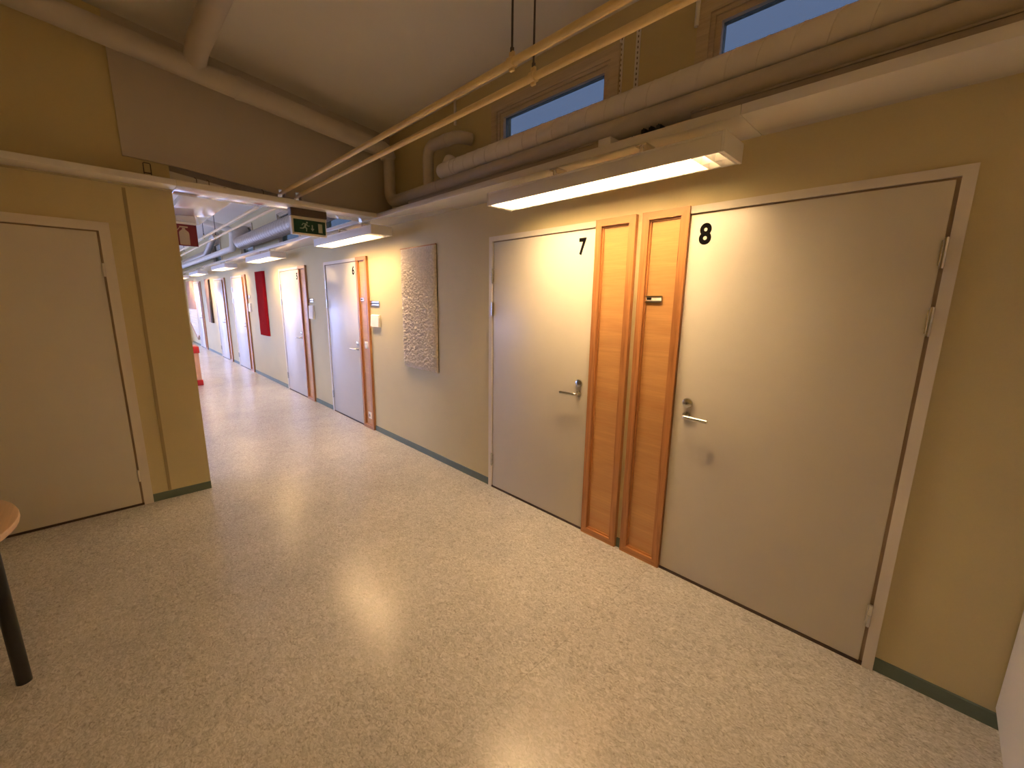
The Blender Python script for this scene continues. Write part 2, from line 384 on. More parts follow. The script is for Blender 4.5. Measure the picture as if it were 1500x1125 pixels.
# ------------------------------------------------------------------ doors
def text_mesh(ch, height, width, bold=0.012):
    cu = bpy.data.curves.new('glyph', 'FONT'); cu.body = ch; cu.size = 1.0; cu.offset = bold; cu.resolution_u = 6
    cu.extrude = 0.0
    to = bpy.data.objects.new('glyph', cu); COL.objects.link(to)
    dg = bpy.context.evaluated_depsgraph_get(); me = bpy.data.meshes.new_from_object(to.evaluated_get(dg))
    bpy.data.objects.remove(to); bpy.data.curves.remove(cu)
    xs = [v.co.x for v in me.vertices]; ys = [v.co.y for v in me.vertices]
    sx, sy = width/(max(xs)-min(xs)), height/(max(ys)-min(ys)); x0, y0 = min(xs), min(ys)
    V = [((v.co.x-x0)*sx, (v.co.y-y0)*sy) for v in me.vertices]; F = [list(p.vertices) for p in me.polygons]
    bpy.data.meshes.remove(me); return V, F
def flat_text(ch, yl, z0, h, wd, x, parent, name='door_number', mat='ink'):
    V, F = text_mesh(ch, h, wd, 0.04); bm = BM()
    vs = [bm.verts.new((x, yl - p[0], z0 + p[1])) for p in V]
    for f in F:
        try: bm.faces.new([vs[i] for i in f])
        except ValueError: pass
    r = bmesh.ops.extrude_face_region(bm, geom=bm.faces[:])
    for v in [e for e in r['geom'] if isinstance(e, bmesh.types.BMVert)]: v.co.x -= 0.0008
    return obj(name, bm, mat, parent, False)
def make_door(n, ylock, yhinge, label, number=None, ntop=2.0):
    s = 1 if yhinge > ylock else -1
    t = thing('door_%d' % n, label, 'door', (0, (ylock+yhinge)/2, 0), None, 'structure')
    LX = -0.013
    bm = BM(); bx(bm, LX, -0.0005, ylock+s*0.002, yhinge-s*0.002, 0.016, 2.045, 0.0015)
    obj('leaf', bm, 'door', t)
    # frame: jamb on the hinge side and head piece, mitred
    o = yhinge + s*0.049; i_ = yhinge + s*0.011
    fx = -0.019
    obj('frame_jamb', prism(BM(), [(o, 0), (i_, 0), (i_, 2.054), (o, 2.09)], 'x', fx, -0.0003), 'frame', t)
    obj('frame_head', prism(BM(), [(o, 2.09), (i_, 2.054), (ylock, 2.054), (ylock, 2.09)], 'x', fx, -0.0003), 'frame', t)
    bm = BM(); bx(bm, -0.004, -0.0002, yhinge-s*0.0015, yhinge+s*0.0115, 0.0, 2.0545); bx(bm, -0.004, -0.0002, ylock, yhinge-s*0.0015, 2.0455, 2.0545)
    obj('rebate', bm, 'rebate', t)
    obj('threshold', bx(BM(), -0.016, -0.0004, ylock, yhinge+s*0.011, 0.0, 0.015), 'dark', t)
    for zc in (1.79, 1.537, 0.257):
        bm = BM(); yc = yhinge + s*0.005
        tube(bm, [(-0.021, yc, zc-0.052), (-0.021, yc, zc-0.001)], 0.0085, 10); tube(bm, [(-0.021, yc, zc+0.001), (-0.021, yc, zc+0.052)], 0.0085, 10)
        tube(bm, [(-0.021, yc, zc-0.056), (-0.021, yc, zc+0.056)], 0.006, 8)
        bx(bm, -0.0155, -0.0125, yc-0.012, yc+0.012, zc-0.045, zc+0.045)
        obj('hinge', bm, 'steel', t)
    yl = ylock + s*0.078
    bm = BM(); tube(bm, [(LX, yl, 1.056), (LX-0.011, yl, 1.056), (LX-0.014, yl, 1.056)], [0.027, 0.027, 0.022], 20)
    lk = obj('lock_rosette', bm, 'steel', t)
    bm = BM(); tube(bm, [(LX-0.0135, yl, 1.056), (LX-0.0165, yl, 1.056)], 0.009, 14); obj('lock_cylinder', bm, 'steel', lk)
    box('keyhole', 'dark', LX-0.0168, LX-0.0163, yl-0.0012, yl+0.0012, 1.051, 1.060, lk)
    bm = BM(); tube(bm, [(LX, yl, 0.984), (LX-0.010, yl, 0.984)], 0.021, 18)
    tube(bm, fillet([(LX-0.008, yl, 0.984), (LX-0.048, yl, 0.984), (LX-0.048, yl+s*0.128, 0.981)], 0.012, 6), 0.0112, 12)
    obj('lever_handle', bm, 'steel', t)
    box('latch_plate', 'steel', LX-0.0004, LX+0.006, ylock+s*0.001, ylock+s*0.0025, 0.93, 1.10, t)
    if number:
        yn = (ylock + 0.055 - 0.09) if s < 0 else ylock+0.135
        yn = 0.941 if number == '8' else ylock+0.131
        flat_text(number, yn, 1.893, 0.107, 0.062 if number != '7' else 0.058, LX-0.0002, t)
    return t
make_door(1, 0.992, 0.035, 'cream door numbered 8, nearest on the right', '8')
make_door(2, 1.576, 2.535, 'cream door numbered 7, left of the paired wooden panels', '7')
make_door(3, 5.012, 5.985, 'cream door numbered 6, beyond the shaggy wool wall hanging', '6')
make_door(4, 7.07, 8.035, 'cream door numbered 5, between door 6 and the red wall hanging', '5')
make_door(5, 10.72, 11.75, 'bluish-lit door just beyond the red wall hanging')
make_door(6, 12.82, 13.80, 'bluish-lit door between the second far panel and the light brown hanging')
make_door(7, 16.28, 17.22, 'farthest door on the right wall, beyond the brown hanging')

# door in the cross wall on the left
t = thing('door_8', 'plain cream door in the cross wall at the left edge', 'door', (-2.75, PY, 0), None, 'structure')
xr, xl = -2.233, -3.19
obj('leaf', bx(BM(), xl+0.002, xr-0.002, PY-0.013, PY-0.0005, 0.016, 2.022, 0.0015), 'door', t)
fo, fi, lo_, li = -2.166, -2.222, -3.257, -3.201
for nm, pl in (('frame_jamb', [(fo, 0), (fi, 0), (fi, 2.032), (fo, 2.09)]), ('frame_jamb', [(lo_, 0), (li, 0), (li, 2.032), (lo_, 2.09)]), ('frame_head', [(fo, 2.09), (fi, 2.032), (li, 2.032), (lo_, 2.09)])):
    obj(nm, prism(BM(), pl, 'y', PY-0.022, PY-0.0003), 'frame', t)
bm = BM(); bx(bm, xr-0.002, fi, PY-0.004, PY-0.0002, 0, 2.032); bx(bm, li, xl+0.002, PY-0.004, PY-0.0002, 0, 2.032); bx(bm, xl, xr, PY-0.004, PY-0.0002, 2.0225, 2.032)
obj('rebate', bm, 'rebate', t)
obj('threshold', bx(BM(), li, fi, PY-0.016, PY-0.0004, 0, 0.015), 'dark', t)
for zc in (1.77, 0.24):
    bm = BM(); tube(bm, [(-2.229, PY-0.020, zc-0.045), (-2.229, PY-0.020, zc+0.045)], 0.0075, 10); bx(bm, -2.238, -2.22, PY-0.0155, PY-0.0125, zc-0.038, zc+0.038)
    obj('hinge', bm, 'frame', t)
bm = BM(); tube(bm, [(xl+0.078, PY-0.013, 0.984), (xl+0.078, PY-0.023, 0.984)], 0.021, 18)
tube(bm, fillet([(xl+0.078, PY-0.02, 0.984), (xl+0.078, PY-0.061, 0.984), (xl+0.206, PY-0.061, 0.981)], 0.012, 6), 0.0112, 12)
obj('lever_handle', bm, 'steel', t)

# baseboards
def base_run(y0, y1, par): obj('skirting', prism(BM(), [(0, 0), (-0.010, 0), (-0.007, 0.058), (-0.003, 0.062), (0, 0.062)], 'y', y0, y1), 'base', par)
br = thing('baseboard_right', 'grey-green vinyl skirting along the right wall', 'baseboard', (0, 0, 0), None, 'structure')
for a, b in ((-3.5, -0.0145), (1.2625, 1.2995), (2.585, 4.7315), (6.035, 6.7555), (8.085, 10.412), (11.80, 12.489), (13.85, 15.999), (17.27, Y1)): base_run(a, b, br)
bc = obj('baseboard_cross', prism(BM(), [(PY, 0), (PY-0.010, 0), (PY-0.007, 0.058), (PY-0.003, 0.062), (PY, 0.062)], 'x', -2.1655, -1.79), 'base'); struct(bc, 'grey-green vinyl skirting on the pillar of the cross wall', 'baseboard')

# ------------------------------------------------------------------ wooden panels beside the doors
def wood_panel(y0, y1, label, zt=2.092):
    t = thing('wood_panel', label, 'wall panel', (0, (y0+y1)/2, 0), 'pine-framed panels beside the doors')
    W_, d = 0.042, -0.026
    iy0, iy1, iz0, iz1 = y0+W_, y1-W_, W_, zt-W_
    parts = (('frame_stile', 'pine_z', [(y0, 0), (iy0, iz0), (iy0, iz1), (y0, zt)]), ('frame_stile', 'pine_z', [(y1, 0), (iy1, iz0), (iy1, iz1), (y1, zt)]),
             ('frame_rail', 'pine_y', [(y0, 0), (iy0, iz0), (iy1, iz0), (y1, 0)]), ('frame_rail', 'pine_y', [(y0, zt), (iy0, iz1), (iy1, iz1), (y1, zt)]))
    for nm, mt, pl in parts:
        bm = prism(BM(), pl, 'x', d, -0.0005)
        fr = [f for f in bm.faces if all(abs(v.co.x-d) < 1e-6 for v in f.verts)]
        bmesh.ops.inset_region(bm, faces=fr, thickness=0.006, depth=0)
        for v in fr[0].verts: v.co.x -= 0.004
        obj(nm, bm, mt, t)
    B = 0.010
    for nm, pl, mt in (('bead', [(iy0, iz0), (iy0+B, iz0+B), (iy0+B, iz1-B), (iy0, iz1)], 'pine_z'), ('bead', [(iy1, iz0), (iy1-B, iz0+B), (iy1-B, iz1-B), (iy1, iz1)], 'pine_z'),
                       ('bead', [(iy0, iz0), (iy0+B, iz0+B), (iy1-B, iz0+B), (iy1, iz0)], 'pine_y'), ('bead', [(iy0, iz1), (iy0+B, iz1-B), (iy1-B, iz1-B), (iy1, iz1)], 'pine_y')):
        obj(nm, prism(BM(), pl, 'x', -0.016, -0.0006), mt, t)
    box('infill_panel', 'birch', -0.008, -0.0007, iy0+0.001, iy1-0.001, iz0+0.001, iz1-0.001, t)
    return t
wood_panel(1.301, 1.573, 'orange pine-framed plywood panel attached right of door 7, without a plate')
wood_panel(0.994, 1.261, 'orange pine-framed plywood panel left of door 8, carrying a small name plate')
wood_panel(4.732, 5.008, 'pine-framed panel right of door 6, with switch and socket')
wood_panel(6.757, 7.065, 'pine-framed panel right of door 5')
wood_panel(10.413, 10.71, 'pine-framed panel just left of the red hanging, at the first bluish door')
wood_panel(12.49, 12.81, 'pine-framed panel at the second bluish door')
wood_panel(16.0, 16.27, 'farthest narrow pine-framed panel beside the last door')

# small fittings on panels and wall
def name_plate(y0, y1, z0, z1, x, label, clip=True):
    t = thing('name_plate', label, 'name plate', (x, (y0+y1)/2, z0))
    obj('plate', bx(BM(), x-0.006, x, y0, y1, z0, z1, 0.0012), 'steel', t)
    box('insert', 'paper', x-0.0066, x-0.0058, y0+0.004, y1-0.004, z0+0.007, z1-0.006, t)
    if clip: box('print', 'ink', x-0.0070, x-0.0064, y1-0.038, y1-0.010, z0+0.010, z1-0.007, t)
    bm = BM(); bx(bm, x-0.010, x, y0, y1, z0-0.003, z0+0.002); bx(bm, x-0.010, x, y0, y1, z1-0.002, z1+0.003); obj('clip_rail', bm, 'steel', t)
    return t
name_plate(1.114, 1.216, 1.603, 1.633, -0.008, 'small metal name plate with dark print on the wide near panel left of door 8')
name_plate(4.852, 4.948, 1.585, 1.612, -0.008, 'small metal name plate above the light switch on the farther panel')
def sign_holder(y0, y1, z0, z1, label):
    t = thing('sign_holder', label, 'sign holder', (0, (y0+y1)/2, z0))
    h = (z1-z0)/2
    for k in range(2): obj('slide_rail', bx(BM(), -0.012, -0.0005, y0, y1, z0+k*h+0.002, z0+(k+1)*h-0.002, 0.002), 'steel', t)
    return t
sign_holder(4.49, 4.715, 1.525, 1.585, 'two-row metal sign holder above the square white note box')
sign_holder(6.55, 6.74, 1.545, 1.605, 'far two-row sign holder above the pale note sheet, between doors 5 and 6')
sign_holder(10.22, 10.38, 1.60, 1.66, 'small pale sign holder right of the panel at the first bluish door')
def paper_box(y0, y1, z0, z1, label):
    t = thing('note_box', label, 'note box', (0, (y0+y1)/2, z0))
    obj('back_plate', bx(BM(), -0.006, -0.0005, y0, y1, z0, z1, 0.001), 'paper', t)
    obj('front_cover', prism(BM(), [(-0.0065, z0+0.002), (-0.03, z0+0.006), (-0.022, z1-0.012), (-0.0065, z1-0.004)], 'y', y0+0.004, y1-0.004), 'paper', t)
    return t
paper_box(4.485, 4.69, 1.285, 1.43, 'square white note box on the wall right of the panel of door 6')
paper_box(6.55, 6.73, 1.30, 1.51, 'pale note sheet box on the wall right of the panel of door 5')
paper_box(10.2, 10.36, 1.32, 1.50, 'pale note box right of the panel at the first bluish door')
t = thing('light_switch', 'ivory double switch on the panel beside door 6', 'switch', (-0.008, 4.852, 1.05))
obj('switch_plate', bx(BM(), -0.017, -0.0082, 4.812, 4.892, 1.01, 1.095, 0.003), 'plastic', t)
for z in (1.018, 1.055): obj('rocker', bx(BM(), -0.021, -0.0172, 4.827, 4.877, z, z+0.032, 0.002), 'plastic', t)
t = thing('power_socket', 'ivory power socket low on the panel beside door 6', 'socket', (-0.008, 4.855, 0.165))
obj('socket_plate', bx(BM(), -0.018, -0.0082, 4.815, 4.895, 0.125, 0.21, 0.003), 'plastic', t)
bm = BM(); tube(bm, [(-0.0182, 4.855, 0.168), (-0.0192, 4.855, 0.168)], 0.02, 16); obj('socket_well', bm, 'rebate', t)

# ------------------------------------------------------------------ wall hangings
def hanging_cols(name, label, y0, y1, z0, z1, mat, group='textile hangings on the right wall'):
    t = thing(name, label, 'wall hanging', (0, (y0+y1)/2, z0), group); return t
# shaggy wool hanging: modelled pile relief
t = hanging_cols('wall_hanging', 'long off-white shaggy wool hanging between doors 6 and 7', 3.335, 3.962, 0.905, 2.105, 'wool')
bm = BM(); NY, NZ = 120, 230; grid = []
for j in range(NZ+1):
    row = []
    for i in range(NY+1):
        u, v = i/NY, j/NZ
        y = 3.335 + (3.962-3.335)*u; z = 0.905 + 1.2*v
        y += 0.004*noise.noise((0, z*9, 3.3)) * (1 if u > .5 else 1)
        if v < 0.02: z += 0.012*noise.noise((y*30, 1.7, 0))
        edge = min(1, min(u, 1-u)*14, min(v, 1-v)*24)
        top = max(0, min(1, (0.97-v)/0.22))
        k = 0.7 + 0.5*top
        p = noise.noise((y*46, z*52, 0.3)) + 0.6*noise.noise((y*90+4, z*110, 7.1))
        h = 0.030*edge**0.5 + 0.012*p*k*edge
        row.append(bm.verts.new((-0.006-max(0.0, h), y, z)))
    grid.append(row)
for j in range(NZ):
    for i in range(NY): bm.faces.new((grid[j][i], grid[j][i+1], grid[j+1][i+1], grid[j+1][i]))
obj('wool_pile', bm, 'wool', t)
obj('backing_cloth', bx(BM(), -0.0058, -0.0008, 3.333, 3.964, 0.91, 2.106), 'dark_cloth', t)
bm = BM(); tube(bm, [(-0.012, 3.33, 2.104), (-0.012, 3.967, 2.104)], 0.007, 10); obj('hanging_rod', bm, 'pine_y', t)
def plain_hanging(label, y0, y1, z0, z1, mat, wedge=None, th=0.035):
    t = hanging_cols('wall_hanging', label, y0, y1, z0, z1, mat)
    bm = BM(); n = 24; m_ = 16; G = []
    for j in range(n+1):
        row = []
        for i in range(m_+1):
            u, v = i/m_, j/n
            e = min(1, min(u, 1-u)*10)**0.5
            row.append(bm.verts.new((-0.003 - th*e - 0.006*noise.noise((u*3, v*7, y0))*e, y0+(y1-y0)*u, z0+(z1-z0)*v)))
        G.append(row)
    for j in range(n):
        for i in range(m_): bm.faces.new((G[j][i], G[j][i+1], G[j+1][i+1], G[j+1][i]))
    obj('cloth', bm, mat, t)
    bm = BM(); tube(bm, [(-0.012, y0-0.01, z1-0.008), (-0.012, y1+0.01, z1-0.008)], 0.008, 8); obj('hanging_rod', bm, mat, t)
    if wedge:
        obj('curl_shade', prism(BM(), wedge, 'x', -th-0.014, -0.004), 'dark_cloth', t)  # dark colour stands for shade on the edge curling away
    return t
plain_hanging('plain dark red felt hanging beyond door 5', 8.985, 9.61, 0.885, 2.105, 'red')
plain_hanging('light brown hanging with a dark wedge for the shade of its curled edge, far down the right wall', 14.50, 15.22, 0.90, 2.12, 'brownfelt',
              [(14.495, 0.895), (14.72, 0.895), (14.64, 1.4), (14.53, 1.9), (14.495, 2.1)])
plain_hanging('farthest brown textile hanging at the corridor end', 17.30, 18.9, 1.22, 2.14, 'brownfelt')
# white net hanging below the farthest textile
t = thing('net_hanging', 'white knotted net with pointed lower edge below the farthest brown hanging', 'wall hanging', (0, 18.05, 0.25))
bm = BM()
def low(y): return 0.22 + 0.5*max(0, (y-17.55))/1.3 + 0.25*max(0, 17.55-y)/0.25*0.6
for k in range(15):
    y = 17.32 + 1.5*k/14; tube(bm, [(-0.02, y, low(y)), (-0.02, y, 1.22)], 0.016, 5)
for k in range(12):
    z = 0.3 + 0.9*k/11; ys_ = [17.32+1.5*q/28 for q in range(29) if low(17.32+1.5*q/28) < z]
    if len(ys_) > 1: tube(bm, [(-0.02, ys_[0], z), (-0.02, ys_[-1], z)], 0.013, 5)
obj('cord_net', bm, 'cord', t)
bm = BM(); ys_ = [17.32+1.5*q/20 for q in range(21)]; tube(bm, [(-0.02, y, low(y)) for y in ys_], 0.03, 6); obj('fringe', bm, 'brownfelt', t)

# ------------------------------------------------------------------ trunking (flat white cable ducts)
def trunk(name_label, boxes, hooks=()):
    t = thing('cable_trunking', name_label, 'trunking', (boxes[0][0], boxes[0][2], 2.355))
    for b in boxes: obj('trunk_length', bx(BM(), *b, 2.355, 2.396, 0.0025), 'trunk', t)
    return t
trunk('flat white trunking shelf along the right wall above the doors and lamps', [(-0.30, -0.0005, 4.192, Y1-0.01), (-0.30, -0.0005, 0.702, 4.19), (-0.30, -0.0005, -3.5, 0.70)])
tc = trunk('flat white trunking across the cross wall and the corridor opening', [(XL+0.01, -1.7905, 3.87, PY-0.0008), (-1.79, -0.3015, 3.87, 4.19)])
trunk('short glossy white trunking branch running into the corridor, carrying the red sign', [(-1.72, -1.41, 4.192, 5.73)])
for x, hl in ((-1.673, 'tiny dark hook nearest the pillar on the cross trunking edge'), (-1.60, 'middle tiny dark hook on the cross trunking edge'), (-1.249, 'tiny dark hook nearest the twin pipes on the cross trunking edge')):
    t = tag(obj('cable_hook', tube(BM(), fillet([(x, 3.876, 2.3962), (x, 3.872, 2.425), (x-0.014, 3.872, 2.428)], 0.008, 4), 0.0025, 6), 'iron'), hl, 'hook', 'hooks on the trunking')
bm = BM(); tube(bm, [(-1.502, 3.882, 2.396), (-1.502, 3.882, 2.402)], 0.008, 10); tag(obj('bolt_head', bm, 'steel'), 'shiny bolt head on the edge of the cross trunking', 'bolt')
bm = BM(); tube(bm, fillet([(-1.935, PY-0.008, 2.455), (-1.935, PY-0.008, 2.53), (-1.895, PY-0.008, 2.53), (-1.895, PY-0.008, 2.45)], 0.008, 4), 0.003, 6)
bx(bm, -1.935, -1.895, PY-0.006, PY-0.0005, 2.46, 2.468)
tag(obj('wire_bracket', bm, 'iron'), 'small dark wire bracket on the ochre wall above the cross trunking', 'bracket')

# cable trays on top of the right trunking
def tray(y0, y1, label, x0=-0.215, x1=-0.05):
    t = thing('cable_tray', label, 'cable tray', (x0, y0, 2.396))
    obj('tray_body', bx(BM(), x0, x1, y0, y1, 2.3965, 2.452, 0.002), 'grey', t)
    obj('tray_lid', bx(BM(), x0-0.004, x1, y0, y1, 2.4525, 2.461, 0.001), 'grey', t)
    return t
tray(-2.6, 0.95, 'grey cable tray on the trunking above door 8')
tray(1.455, 3.45, 'grey cable tray on the trunking left of the black connectors')
t = thing('tray_joint', 'grey joint box at the end of the left cable tray', 'joint box', (-0.2, 1.41, 2.396)); obj('joint_body', bx(BM(), -0.219, -0.05, 1.375, 1.453, 2.3965, 2.465, 0.002), 'white', t)
for k in range(3):
    t = thing('cable_connector', ('right', 'middle', 'left')[k] + ' one of the three black cable connectors on the trunking above the paired panels', 'connector', (-0.2, 1.10+k*0.04, 2.396), 'black cable connectors')
    obj('connector_body', bx(BM(), -0.225, -0.17, 1.09+k*0.04, 1.114+k*0.04, 2.3965, 2.448, 0.003), 'black', t)
    bm = BM(); tube(bm, [(-0.19, 1.102+k*0.04, 2.446), (-0.19, 1.12+k*0.04, 2.462), (-0.16, 1.14+k*0.04, 2.459)], 0.004, 6); obj('cable', bm, 'black', t)

# ------------------------------------------------------------------ lamps
LB, LT = 2.197, 2.278
def make_lamp(y0, label):
    L = 1.455; xa, xb = -0.402, -0.188
    t = thing('wall_lamp', label, 'lamp', ((xa+xb)/2, y0+L/2, LB), 'louvred lamps along the right wall')
    w_ = 0.010
    obj('housing_side', bx(BM(), xa, xa+w_, y0+0.014, y0+L-0.014, LB+0.002, LT-0.010, 0.0015), 'white', t)
    obj('housing_side', bx(BM(), xb-w_, xb, y0+0.014, y0+L-0.014, LB+0.002, LT-0.010, 0.0015), 'white', t)
    obj('housing_top', bx(BM(), xa, xb, y0+0.014, y0+L-0.014, LT-0.010, LT, 0.0015), 'white', t)
    for a in (y0, y0+L-0.0138): obj('end_cap', bx(BM(), xa-0.001, xb+0.001, a, a+0.0138, LB, LT+0.001, 0.003), 'white', t)
    fx = -0.284
    obj('diffuser', bx(BM(), xa+0.018, fx-0.010, y0+0.17, y0+L-0.08, LT-0.030, LT-0.024), 'lamp', t)
    obj('diffuser', bx(BM(), fx+0.010, xb-0.022, y0+0.17, y0+L-0.08, LT-0.030, LT-0.024), 'lamp_dim', t)
    n = 25; pitch = (L-0.05)/n
    b0 = None
    for k in range(n+1):
        y = y0 + 0.025 + k*pitch
        if b0 is None:
            b0 = obj('louvre_blade', prism(BM(), [(y-0.0022, LB+0.036), (y+0.0022, LB+0.036), (y+0.0007, LB+0.003), (y-0.0007, LB+0.003)], 'x', xa+w_+0.001, fx-0.0012), 'louvre', t); yb = y
            prism_b = obj('louvre_blade', prism(BM(), [(y-0.0022, LB+0.036), (y+0.0022, LB+0.036), (y+0.0007, LB+0.003), (y-0.0007, LB+0.003)], 'x', fx+0.0012, xb-w_-0.001), 'louvre', t)
        else:
            for q in (b0, prism_b): c = q.copy(); COL.objects.link(c); c.parent = t; c.location = (0, y-yb, 0)
    obj('shield_fin', bx(BM(), fx-0.001, fx+0.001, y0+0.016, y0+L-0.016, LB+0.003, LT-0.012), 'louvre', t)  # fin added to keep direct light off the wall below the lamp
    for x0, x1 in ((xa+w_+0.0006, xa+w_+0.003), (xb-w_-0.003, xb-w_-0.0006)):
        obj('side_reflector', bx(BM(), x0, x1, y0+0.016, y0+L-0.016, LB+0.004, LT-0.012), 'louvre', t)
    for f in (0.30, 0.68):
        yc = y0+L*f; bm = BM(); bx(bm, -0.36, -0.21, yc-0.018, yc+0.018, LT+0.0005, LT+0.010); tube(bm, [(-0.285, yc, LT+0.008), (-0.285, yc, 2.3548)], 0.010, 10); bx(bm, -0.297, -0.21, yc-0.03, yc+0.03, 2.348, 2.3547)
        obj('mounting_bracket', bm, 'steel', t)
    return t
lamps = [(0.712, 'nearest long white louvred lamp, above doors 7 and 8'), (3.80, 'second louvred lamp from the front, above door 6'), (7.02, 'third louvred lamp from the front, above door 5'),
         (10.15, 'fourth louvred lamp from the front, beyond the red hanging'), (13.4, 'fifth louvred lamp from the front'), (16.6, 'farthest louvred lamp at the pillar edge')]
make_lamp(-2.33, 'unseen louvred lamp added to the row behind the viewpoint')  # unseen lamp added to help light the near room
for y, lb in lamps: make_lamp(y, lb)
# unseen fill light added behind the viewpoint, built as a pendant
def make_fill_pendant(px, py):
    t = thing('fill_pendant', 'added fill light shaped as a white pendant, unseen behind the viewpoint', 'lamp', (px, py, 2.42))
    bm = BM(); bx(bm, px-0.75, px+0.75, py-0.13, py-0.12, 2.40, 2.47, 0.002); bx(bm, px-0.75, px+0.75, py+0.12, py+0.13, 2.40, 2.47, 0.002)
    bx(bm, px-0.76, px-0.75, py-0.13, py+0.13, 2.40, 2.47, 0.002); bx(bm, px+0.75, px+0.76, py-0.13, py+0.13, 2.40, 2.47, 0.002)
    obj('housing', bm, 'white', t)
    obj('diffuser', bx(BM(), px-0.745, px+0.745, py-0.118, py+0.118, 2.43, 2.44), 'lamp_fill', t)
    for x in (px-0.6, px+0.6):
        bm = BM(); tube(bm, [(x, py, 2.441), (x, py, ceil_z(x)-0.002)], 0.004, 8); obj('suspension_rod', bm, 'iron', t)
make_fill_pendant(-2.9, -2.1)

# ------------------------------------------------------------------ ducts and pipes
def spiral_rib(bm, x, z, r, y0, y1, pitch, rr=0.003):
    n = int((y1-y0)/pitch*18); pts = []
    for k in range(n+1):
        a = 2*PI*k/18; pts.append((x+r*math.cos(a), y0+(y1-y0)*k/n, z+r*math.sin(a)))
    return tube(bm, pts, rr, 4)
BXc, BZc, BR = -0.133, 2.634, 0.058
t = thing('ventilation_duct', 'large cream spiral duct running under the clerestory windows, end elbow at left', 'duct', (BXc, 0, BZc))
path = [(BXc, -3.55, BZc), (BXc, 3.03, BZc)]; rs = [BR, BR]
for k in range(1, 7): a_ = PI/2*k/6.2; path.append((BXc, 3.03+0.042*math.sin(a_), BZc)); rs.append(BR*math.cos(a_)**0.7)
bm = BM(); tube(bm, path, rs, 28); obj('duct_body', bm, 'duct', t)
path = [(BXc, 2.965, BZc+0.02), (BXc+0.03, 2.965, BZc+0.075)]; rs = [0.052, 0.052]
for k in range(1, 7): a_ = PI/2*k/6.2; path.append((BXc+0.03+0.012*math.sin(a_), 2.965, BZc+0.075+0.03*math.sin(a_))); rs.append(0.052*math.cos(a_)**0.7)
bm = BM(); tube(bm, path, rs, 24); obj('end_stub', bm, 'duct', t)
obj('spiral_seam', spiral_rib(BM(), BXc, BZc, BR, -3.5, 2.88, 0.125), 'duct', t)
bm = BM(); tube(bm, [(BXc, 2.87, BZc), (BXc, 2.90, BZc)], BR+0.003, 28); obj('joint_collar', bm, 'duct', t)
# smaller return duct: along the gable, down, and back under the big duct
SX, SZ, SR, GYc = -0.138, 2.521, 0.0525, 3.90
t = thing('return_duct', 'long cream duct along the gable wall and ceiling, bending down to the trunking', 'duct', (SX, GYc, SZ))
z_at = lambda x: 2.955 - 0.12*x
path = fillet([(XL+0.05, GYc, z_at(XL+0.05)), (SX, GYc, z_at(SX)), (SX, GYc, SZ), (SX, -3.5, SZ)], 0.10, 10)
rs = [0.076 if p.x < -0.5 else (0.072 if p.z > 2.9 else 0.0525) for p in path]
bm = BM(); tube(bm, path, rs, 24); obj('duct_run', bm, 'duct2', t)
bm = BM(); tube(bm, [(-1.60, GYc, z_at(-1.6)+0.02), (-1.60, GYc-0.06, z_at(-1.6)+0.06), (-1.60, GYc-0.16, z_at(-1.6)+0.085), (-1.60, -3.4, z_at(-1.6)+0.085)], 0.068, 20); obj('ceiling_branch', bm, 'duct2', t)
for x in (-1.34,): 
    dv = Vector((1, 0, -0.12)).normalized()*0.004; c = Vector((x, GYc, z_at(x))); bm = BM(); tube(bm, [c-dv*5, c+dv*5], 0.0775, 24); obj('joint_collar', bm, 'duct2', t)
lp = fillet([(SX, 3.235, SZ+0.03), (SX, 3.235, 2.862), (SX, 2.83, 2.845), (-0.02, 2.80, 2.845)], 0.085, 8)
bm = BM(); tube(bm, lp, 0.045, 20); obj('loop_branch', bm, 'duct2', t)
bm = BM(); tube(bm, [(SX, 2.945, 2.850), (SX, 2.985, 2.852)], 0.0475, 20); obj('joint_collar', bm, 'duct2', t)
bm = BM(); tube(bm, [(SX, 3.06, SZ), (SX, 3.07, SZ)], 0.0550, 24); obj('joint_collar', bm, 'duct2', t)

# far ducts in the corridor
t = thing('ventilation_duct', 'bare metal spiral duct in the corridor behind the green exit sign', 'duct', (-0.15, 7, 2.61))
path = fillet([(-0.18, 4.6, 2.645), (-0.18, 9.75, 2.645), (-0.18, 9.80, 2.86), (-0.03, 9.80, 2.87)], 0.13, 8)
bm = BM(); tube(bm, path, 0.118, 24); obj('duct_body', bm, 'steel_duct', t)
obj('spiral_seam', spiral_rib(BM(), -0.18, 2.645, 0.118, 4.6, 9.5, 0.13, 0.004), 'steel_duct', t)
t = thing('ventilation_duct', 'cream drop duct rising behind the metal duct end', 'duct', (-0.3, 10.4, 2.6))
bm = BM(); tube(bm, fillet([(-0.18, 18.6, 2.60), (-0.18, 10.4, 2.60), (-0.18, 10.3, 2.95), (-0.9, 10.3, 3.10)], 0.12, 8), 0.06, 20); obj('duct_body', bm, 'duct', t)
t = thing('ventilation_duct', 'pale bluish duct deep in the corridor above the far lamps', 'duct', (-0.2, 13, 2.68))
bm = BM(); tube(bm, fillet([(-0.13, 18.7, 2.73), (-0.13, 13.6, 2.73), (-0.13, 12.6, 3.02), (-0.13, 12.2, 3.05)], 0.3, 8), 0.075, 20); obj('duct_body', bm, 'steel_duct', t)

